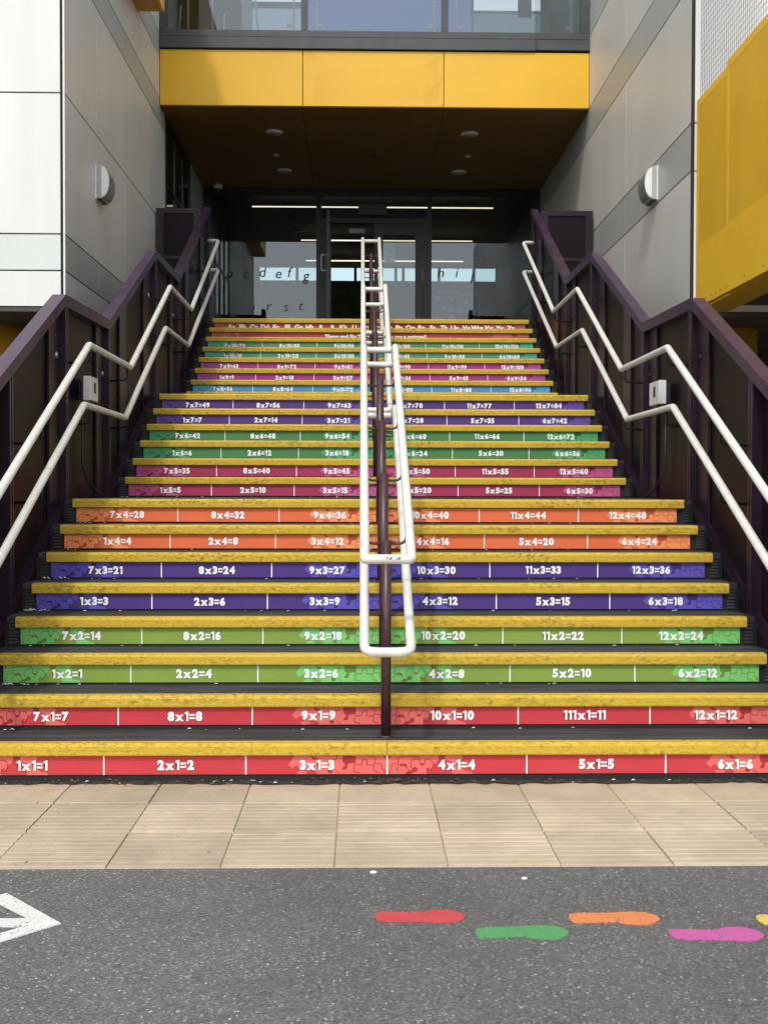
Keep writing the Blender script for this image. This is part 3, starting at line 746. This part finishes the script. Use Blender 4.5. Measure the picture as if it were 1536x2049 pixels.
# wall lights
for (xw, s, y0, zc, side) in ((XL, 1, 10.97, 4.21, 'left'), (XR, -1, 11.07, 4.265, 'right')):
    root = empty('wall_light', (xw+s*.05, y0+.1, zc-.17), 'silver half round bulkhead lamp on the %s side wall' % side, 'wall lamp', 'bulkhead lamps on the wing walls')
    L_ = .27; h0, h1 = zc-.165, zc+.165
    def lb(name, mat, xa, xb, ya, yb, za, zb, bev=0):
        q = MB(); a, b = sorted((xw+s*xa, xw+s*xb)); q.box(a, b, ya, yb, za, zb, bev, 1); return q.build(name, mat, root)
    lb('back_plate', M['lamp_white'], .001, .014, y0, y0+L_, h0, h1, .002)
    lb('body', M['lamp_side'], .0145, .060, y0+.004, y0+L_-.004, h0+.006, h1-.006, .003)
    lb('underside', M['dark_plastic'], .016, .058, y0+.01, y0+L_-.01, h0+.001, h0+.0055)
    q = MB(); prof = [(xw+s*.0605, zc-.150)]; n = 18
    for i in range(n+1):
        a = -math.pi/2+math.pi*i/n; prof.append((xw+s*(.0605+.072*math.cos(a)), zc+.150*math.sin(a)))
    prof[0] = prof[1]; q.prism(prof[1:], 1, y0+.004, y0+L_-.004); dm = q.build('dome', M['silver'], root)
    q = MB(); pr2 = []
    for i in range(n+1):
        a = -math.pi/2+math.pi*i/n; pr2.append((xw+s*(.0605+.066*math.cos(a)), zc+.142*math.sin(a)))
    q.prism(pr2, 1, y0-.001, y0+.004); q.build('end_face', M['lamp_white'], dm)

def stained_mat():
    m = M['yellow_panel'].copy(); m.name = 'yellow panel with damp stains'; t = m.node_tree; p = t.nodes['Principled BSDF']
    old = p.inputs['Base Color'].links[0].from_socket
    sp = nd(t, 'ShaderNodeSeparateXYZ'); tc = t.nodes.new('ShaderNodeTexCoord'); t.links.new(tc.outputs['Object'], sp.inputs[0])
    n = noise(t, coord(t, (1, 1, .8)), 4.2, 2, .4)
    side = nd(t, 'ShaderNodeMath', operation='ABSOLUTE'); t.links.new(sp.outputs[0], side.inputs[0])
    k = ramp(t, side.outputs[0], .30, .75)
    mul = nd(t, 'ShaderNodeMath', operation='MULTIPLY'); t.links.new(ramp(t, n, .53, .56), mul.inputs[0]); t.links.new(k, mul.inputs[1])
    t.links.new(mix(t, mul.outputs[0], old, (.73,.40,.015)), p.inputs['Base Color']); return m
M['yellow_stained'] = stained_mat()
# ------------------------------------------------------------------ bridge over the entrance
br = empty('upper_storey', (0, YF, 6.09), 'bridge storey over the entrance with yellow fascia and a wide window', 'building')
xs = [XL+.002, -.862, .914, XR-.002]
for a, b in zip(xs[:-1], xs[1:]):
    q = MB(); q.box(a+.004, b-.004, YF, YF+.03, 6.10, 6.792, .003, 1); q.build('fascia_panel', M['yellow_stained' if a == -.862 else 'yellow_panel'], br)
q = MB(); q.box(XL, XR, YF+.032, YF+.10, 6.095, 6.80); q.build('backing', M['gap'], br)
q = MB(); q.box(XL+.002, 2.07, YF-.035, YF+.10, 6.805, 6.945, .003, 1); q.box(2.073, XR-.002, YF-.028, YF+.10, 6.815, 6.945, .003, 1); q.build('sill', M['frame_grey'], br)
q = MB()
q.box(XL+.002, XR-.002, YF-.02, YF+.08, 6.952, 7.035, .003, 1)
for (a, b) in ((XL+.002, XL+.10), (-.882,-.80), (.885,.968), (XR-.11, XR-.002)): q.box(a, b, YF-.022, YF+.08, 7.035, 9.3)
wf = q.build('window_frame', M['frame_grey'], br)
for (a, b) in ((XL+.10,-.882),(-.80,.885),(.968,XR-.11)):
    q = MB(); q.box(a, b, YF+.02, YF+.026, 7.035, 9.3); q.build('pane', M['glass'], wf)
# soffit panels
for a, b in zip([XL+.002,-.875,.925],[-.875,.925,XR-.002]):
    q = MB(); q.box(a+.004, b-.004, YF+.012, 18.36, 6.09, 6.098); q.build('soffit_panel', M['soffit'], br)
q = MB(); q.box(XL, XR, YF+.1, 24.6, 6.30, 6.34); q.build('floor_slab', M['gap'], br)
# room behind the window
q = MB(); q.box(XL, XR, YF+.11, 17.6, 6.80, 6.90); q.box(XL-.01, XL+.0, YF+.11, 17.6, 6.9, 9.3); q.box(XR, XR+.01, YF+.11, 17.6, 6.9, 9.3); q.box(XL, XR, YF, 17.7, 9.30, 9.5)
for (a, b, z0, z1) in ((XL,-2.02,6.9,9.3),(2.64,XR,6.9,9.3),(-2.02,2.64,6.9,7.6)): q.box(a, b, 17.5, 17.6, z0, z1)
q.build('room', M['int_white'], br)
q = MB()
for xx in (-2.02,-.98,1.54,2.60): q.box(xx, xx+.04, 17.47, 17.498, 7.6, 9.3)
q.box(-1.98,-.98,17.47,17.498,8.57,8.66); q.box(1.58,2.60,17.47,17.498,8.53,8.56)
q.build('rear_window_frame', M['int_white'], br)
q = MB(); q.box(-.94,1.54,17.48,17.49,7.6,9.3); q.build('tinted_rear_pane', glass('lilac film', (.42,.50,.66)), br)
q = MB(); q.box(1.58,2.60,17.48,17.49,7.6,8.53); q.build('tinted_rear_pane', glass('grey film', (.45,.52,.54)), br)
q = MB(); q.box(-1.98,-.98,17.48,17.49,7.6,8.57); q.build('tinted_rear_pane', glass('pale film', (.62,.68,.72)), br)
q = MB(); q.box(-1.74,-1.60,15.6,15.61,7.0,9.28,.002,1); q.build('roller_blind', M['blind'], br)
q = MB(); q.box(2.22,2.42,17.2,17.24,8.36,9.2); q.build('timber_strip', M['wood_dark'], br)
# cupboard and poles seen at the left of the upper window
q = MB(); q.box(XL+.02,-1.80,15.9,16.5,6.9,9.28,.01,1)
for xx in (-2.35,-2.05): q.box(xx-.004, xx+.004, 15.895, 15.9, 6.95, 9.2)
tag(q.build('cupboard', M['wood_dark']), 'dark brown cupboard behind the left pane of the upper window', 'cupboard')
for (x0, x1, top, lab) in ((-2.46,-2.42,7.42,'slanted thin pale pole, leftmost behind the upper window'),(-2.33,-2.32,8.6,'straight pale pole, second from left behind the upper window'),(-2.02,-2.02,8.6,'straight pale pole in front of the cupboard, upper window'),(-1.87,-1.87,7.32,'short thin pale pole in front of the cupboard, upper window'),(-1.42,-1.48,7.55,'pale pole leaning left beside the roller blind, upper window')):
    q = MB(); q.tube([(x0,YF+.22,6.9),(x1,YF+.22,top)], .011, 10); q.sphere((x1,YF+.22,top), .013, seg=10)
    tag(q.build('pole', M['lamp_white']), lab, 'pole', 'thin poles behind the upper window')
GL = ['left pane, at its right edge', 'middle pane, at its left edge', 'middle pane, at its right edge', 'right pane, at its left edge', 'right pane, near the wall']
for (x, d, lab) in ((-.985,-1,GL[0]),(-.69,1,GL[1]),(.80,-1,GL[2]),(1.085,1,GL[3]),(2.545,-1,GL[4])):
    root = empty('guard_post', (x, YF+.16, 6.9), 'white guard rail post behind the upper window, '+lab, 'guard post', 'guard rail posts behind the upper window')
    q = MB(); q.box(x-.012, x+.012, YF+.15, YF+.17, 6.9, 8.1, .003, 1); q.build('upright', M['lamp_white'], root)
    q = MB(); a, b = sorted((x+d*.012, x+d*.085)); q.box(a, b, YF+.15, YF+.165, 7.14, 7.19, .007, 2); q.build('glass_clamp', M['lamp_white'], root)

# downlights, sensors, camera dome
def soff_light(x, y, lab):
    root = empty('downlight', (x, y, 6.05), lab, 'downlight', 'round downlights in the canopy soffit')
    q = MB(); q.tube([(x,y,6.092),(x,y,6.078)], .115, 28); q.build('trim_ring', M['white_plastic'], root)
    q = MB(); q.tube([(x,y,6.0785),(x,y,6.073)], .078, 24); q.build('lens', M['lamp_side'], root)
soff_light(-1.295, 15.50, 'round unlit downlight in the soffit, front left of the four')
soff_light(1.339, 15.51, 'round unlit downlight in the soffit, front right of the four')
soff_light(-1.288, 17.37, 'round unlit downlight in the soffit, rear left of the four')
soff_light(1.354, 17.37, 'round unlit downlight in the soffit, rear right of the four')
for (x, lab) in ((-1.346,'left'),(.057,'middle'),(1.409,'right')):
    q = MB(); q.tube([(x,16.54,6.092),(x,16.54,6.075)], .045, 18); q.sphere((x,16.54,6.074), .022, 1,1,.6, 10)
    tag(q.build('ceiling_sensor', M['dark_plastic'] if lab == 'middle' else M['lamp_side']), 'tiny round sensor in the middle of the soffit, %s of three' % lab, 'sensor', 'small sensors in the canopy soffit')
root = empty('security_camera', (-2.39, 18.2, 5.95), 'small white dome camera under the canopy at the back left', 'camera')
q = MB(); q.tube([(-2.39,18.2,6.092),(-2.39,18.2,6.02)], .07, 20); q.build('mount', M['white_plastic'], root)
q = MB(); q.sphere((-2.39,18.2,6.01), .058, 1,1,.85, 16); q.build('dome', M['dark_plastic'], root)

# ------------------------------------------------------------------ glazed entrance wall
ew = empty('entrance_glazing', (0, YB, ZTOP), 'full height glazed entrance screen with black frames under the canopy', 'glazed wall')
q = MB()
q.box(XL+.002, XR-.002, YB, YB+.10, 6.0, 6.088); q.box(XL+.002, XL+.09, YB, YB+.10, ZTOP, 6.0); q.box(XR-.09, XR-.002, YB, YB+.10, ZTOP, 6.0)
q.box(-.845,-.765, YB-.01, YB+.11, ZTOP, 6.0); q.box(.945,1.005, YB-.01, YB+.11, ZTOP, 6.0)
q.box(-.765,.945, YB-.002, YB+.10, 5.545, 5.62); q.box(XL+.09, -.845, YB, YB+.10, ZTOP-.005, ZTOP+.06); q.box(1.005, XR-.09, YB, YB+.10, ZTOP-.005, ZTOP+.06)
fr = q.build('frame', M['frame_black'], ew)
for (a, b, z0, z1) in ((XL+.09,-.845,ZTOP+.06,6.0),(1.005,XR-.09,ZTOP+.06,6.0),(-.765,.945,5.62,6.0)):
    q = MB(); q.box(a, b, YB+.04, YB+.046, z0, z1); q.build('pane', M['glass'], ew)
dl = empty('door', (-.64, YB, ZTOP), 'black framed glass door leaf standing open on the left of the doorway', 'door', 'entrance door leaves')
q = MB()
q.box(-.655,-.605, 17.50, 17.60, ZTOP+.01, 5.53); q.box(-.655,-.605, 18.27, 18.37, ZTOP+.01, 5.53); q.box(-.655,-.605, 17.60, 18.27, 5.43, 5.53); q.box(-.655,-.605, 17.60, 18.27, ZTOP+.01, ZTOP+.12)
q.build('leaf_frame', M['frame_black'], dl)
q = MB(); q.box(-.634,-.628, 17.60, 18.27, ZTOP+.12, 5.43); q.build('pane', M['glass_dark'], dl)
q = MB(); q.tube(fillet([(-.655,17.55,4.86),(-.735,17.55,4.86),(-.735,17.55,4.62),(-.655,17.55,4.62)], .025, 4), .012, 10); q.build('handle', M['rail'], dl)
for (a, b) in ((-.765,-.66),(.865,.945)):
    jb = MB(); jb.box(a, b, YB, YB+.09, ZTOP, 5.545); jb.build('door_jamb', M['frame_black'], ew)
dr = empty('door', (.45, YB, ZTOP), 'black framed glass door leaf, closed, right of the doorway', 'door', 'entrance door leaves')
q = MB(); q.box(.085,.225, YB+.01, YB+.06, ZTOP+.01, 5.54); q.box(.745,.86, YB+.01, YB+.06, ZTOP+.01, 5.54); q.box(.225,.745, YB+.01, YB+.06, 5.36, 5.54); q.box(.225,.745, YB+.01, YB+.06, ZTOP+.01, ZTOP+.15)
q.build('leaf_frame', M['frame_black'], dr)
q = MB(); q.box(.225,.745, YB+.03, YB+.036, ZTOP+.15, 5.36); q.build('pane', M['glass'], dr)
q = MB(); q.box(-.32,-.06, YB-.03, YB+.0, 5.375, 5.45, .004, 1); q.build('door_closer', M['lamp_side'], ew)
root = empty('notice', (.36, YB+.02, 4.93), 'white notice sheet with a round emblem stuck on the right door', 'notice')
q = MB(); q.box(.245,.42, YB+.044, YB+.0485, 4.92, 5.235); q.build('sheet', M['paper'], root)
q = MB()
for rr in (.048, .030): q.tube([(.335+rr*math.cos(a*math.pi/12), YB+.0425, 5.12+rr*math.sin(a*math.pi/12)) for a in range(24)], .003, 6, closed=True)
q.box(.322,.332, YB+.0415, YB+.0435, 5.105, 5.135); q.box(.338,.348, YB+.0415, YB+.0435, 5.105, 5.135)
for i in range(3): q.box(.275,.395-.02*i, YB+.0415, YB+.0435, 5.02-.02*i, 5.026-.02*i)
q.build('printed_emblem', M['int_mid'], root)
q = MB(); q.box(-.17,.285, YB-.05, YB-.011, 5.67, 5.845, .004, 1)
tag(q.build('exit_sign_box', plain('unlit grey green sign', (.035,.05,.042), .35, .1, 6)), 'dark grey green unlit sign box above the doorway', 'sign box')
# letters stuck on the panes
for (ch, x, z, lab) in (('b',-2.235,4.73,'left pane, upper row'),('c',-1.97,4.73,'left pane, upper row'),('d',-1.70,4.75,'left pane, upper row'),('e',-1.45,4.73,'left pane, upper row'),('f',-1.26,4.75,'left pane, upper row'),('g',-1.01,4.70,'left pane, upper row'),
                        ('q',-1.88,4.20,'left pane, lower row'),('r',-1.60,4.21,'left pane, lower row'),('s',-1.33,4.20,'left pane, lower row'),('t',-1.09,4.22,'left pane, lower row'),('h',1.16,4.76,'right pane'),('i',1.42,4.76,'right pane'),('j',1.66,4.72,'right pane')):
    low = z < 4.5; q = MB(); text_faces(q, ch, x, YB+.036, z, .165, -.012 if low else .004, shear=.18)
    tag(q.build('letter', M['glyph_worn' if low else 'glyph']), 'handwritten style letter %s on the glass, %s' % (ch, lab), 'letter', 'letters on the entrance glass')

# lobby behind the glass
lb_ = empty('lobby', (0, 21.5, ZTOP), 'dim lobby interior behind the entrance glass with bright far windows', 'room')
YE = 24.6
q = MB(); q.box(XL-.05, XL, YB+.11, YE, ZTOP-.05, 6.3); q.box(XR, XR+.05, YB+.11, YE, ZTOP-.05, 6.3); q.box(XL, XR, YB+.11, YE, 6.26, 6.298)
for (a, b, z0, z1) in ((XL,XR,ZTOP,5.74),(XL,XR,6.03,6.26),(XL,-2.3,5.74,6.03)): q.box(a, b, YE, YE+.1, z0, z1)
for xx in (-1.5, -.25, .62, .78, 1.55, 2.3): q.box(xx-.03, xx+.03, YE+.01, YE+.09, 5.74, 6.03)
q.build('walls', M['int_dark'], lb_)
q = MB(); q.box(-2.3, XR, YE+.04, YE+.046, 5.74, 6.03); q.build('far_pane', glass('cyan glass', (.82,.91,.92)), lb_)
q = MB(); q.box(XL, XR, YB+.11, YE, ZTOP-.06, ZTOP-.002); q.build('floor', M['int_mid'], lb_)
q = MB(); q.box(-.9,-.15, YE-.06, YE-.002, ZTOP, 5.55, .01, 1); q.build('pinboard', M['green_door'], lb_)
for (y, x0, x1, lab) in ((19.75,-2.0,2.15,'nearest'),(22.4,-1.30,2.05,'middle'),(24.4,-1.30,2.05,'farthest')):
    q = MB(); q.box(x0, x1, y, y+.012, 6.118, 6.138); root = q.build('tube_light', M['strip_light'])
    tag(root, 'long lit ceiling tube inside the lobby, %s of three' % lab, 'ceiling lamp', 'lit tubes in the lobby')
root = empty('notice_board', (1.5, 19.6, 3.9), 'navy notice board with pinned paper scraps inside the right window', 'notice board')
rot = Matrix.Rotation(R(28), 3, 'Z'); o_ = Vector((1.35, 19.5, 0))
def rb(m, x0, x1, y0, y1, z0, z1):
    n0 = len(m.bm.verts); m.box(x0, x1, y0, y1, z0, z1); m.bm.verts.ensure_lookup_table()
    for v in m.bm.verts[n0:]: v.co = rot @ v.co + o_
q = MB(); rb(q, -.30, .62, 0, .02, 3.95, 4.62); q.build('felt', M['navy'], root)
q = MB(); rb(q, -.34,-.30,-.01,.03,3.91,4.66); rb(q,.62,.66,-.01,.03,3.91,4.66); rb(q,-.30,.62,-.01,.03,4.62,4.66); rb(q,-.30,.62,-.01,.03,3.91,3.95); q.build('frame', M['int_mid'], root)
for i in range(6):
    for j in range(4):
        if random.random() < .2: continue
        q = MB(); x = -.26+i*.15+random.uniform(-.02,.02); z = 3.99+j*.155+random.uniform(-.02,.02); d = random.uniform(.06,.09)
        rb(q, x, x+d, -.006-.001*(i+j), -.002, z, z+d*random.uniform(1,1.3)); q.build('paper', M['paper'], root)

# ------------------------------------------------------------------ litter
lt = MB()
for i in range(420):
    x = random.uniform(-2.6, 2.6); y = random.uniform(5.085, 5.146)-(.03*random.random() if i%5==0 else 0); s = random.uniform(.004,.016); a = random.uniform(0, math.pi)
    if random.random() < .18: x = random.gauss(.05,.09)
    z = GZ+.009+random.uniform(0,.010); c, d = math.cos(a)*s, math.sin(a)*s*.6
    lt.poly([(x-c,y-d,z),(x+d*.6,y-c*.4,z+s*.5),(x+c,y+d,z+s*.15),(x-d*.6,y+c*.4,z+s*.3)])
lt.mi = 1
prev = None
lo, hi = [], []
for i in range(150):
    x = -3+i*.04; lo.append((x, 5.098+random.uniform(-.016,.014), GZ+.0072)); hi.append((x, 5.149, GZ+.010))
for i in range(149): lt.poly([lo[i], lo[i+1], hi[i+1], hi[i]])
lt.mi = 2
for i in range(26):
    x = random.uniform(-2.2,2.2); y = random.uniform(5.09,5.14); s = random.uniform(.004,.011); z = GZ+.012
    lt.poly([(x-s,y,z),(x,y-s*.5,z+s*.4),(x+s,y,z+.002),(x,y+s*.4,z+s*.6)])
tag(lt.build('leaf_litter', [M['leaf'], M['sole_dirt'], M['white_bit']]), 'dry leaf crumbs and dirt along the foot of the stairs', 'litter', kind='stuff')
lt = MB()
for k in range(1, 9):
    for i in range(16):
        x = random.uniform(-1.9,1.9) if random.random() < .75 else -1.9+abs(random.gauss(0,.08)); y = SY(k+1)+(.022 if k < 8 else -.3)-random.uniform(0,.03); s = random.uniform(.002,.008); z = SZ(k)+.002
        lt.poly([(x-s*1.6,y,z),(x,y-s*.6,z+s*.3),(x+s*1.4,y,z),(x,y+s*.5,z+s*.6)])
for (k, x) in ((5,-1.92),(4,-1.95),(2,-1.93)):
    for i in range(14):
        xx = x+random.uniform(-.03,.09); y = SY(k+1)-random.uniform(.0,.05); s = random.uniform(.006,.016); z = SZ(k)+.003
        lt.poly([(xx-s,y,z),(xx,y-s*.6,z+s*.7),(xx+s*1.2,y,z+s*.2),(xx,y+s*.5,z+s*.9)])
tag(lt.build('paper_crumbs', M['white_bit']), 'white crumbs of paper scattered on the lower treads', 'litter', kind='stuff')
for (x, y, s, col, lab) in ((-.075,3.93,.014,'white_bit','small white pebble on asphalt by the paving, left one'),(.44,3.86,.012,'white_bit','small white pebble on asphalt by the paving, right one')):
    q = MB(); q.sphere((x,y,GZ+.003), s, 1,.8,.35, 10); tag(q.build('pebble', M[col]), lab, 'pebble', 'white pebbles on the asphalt')
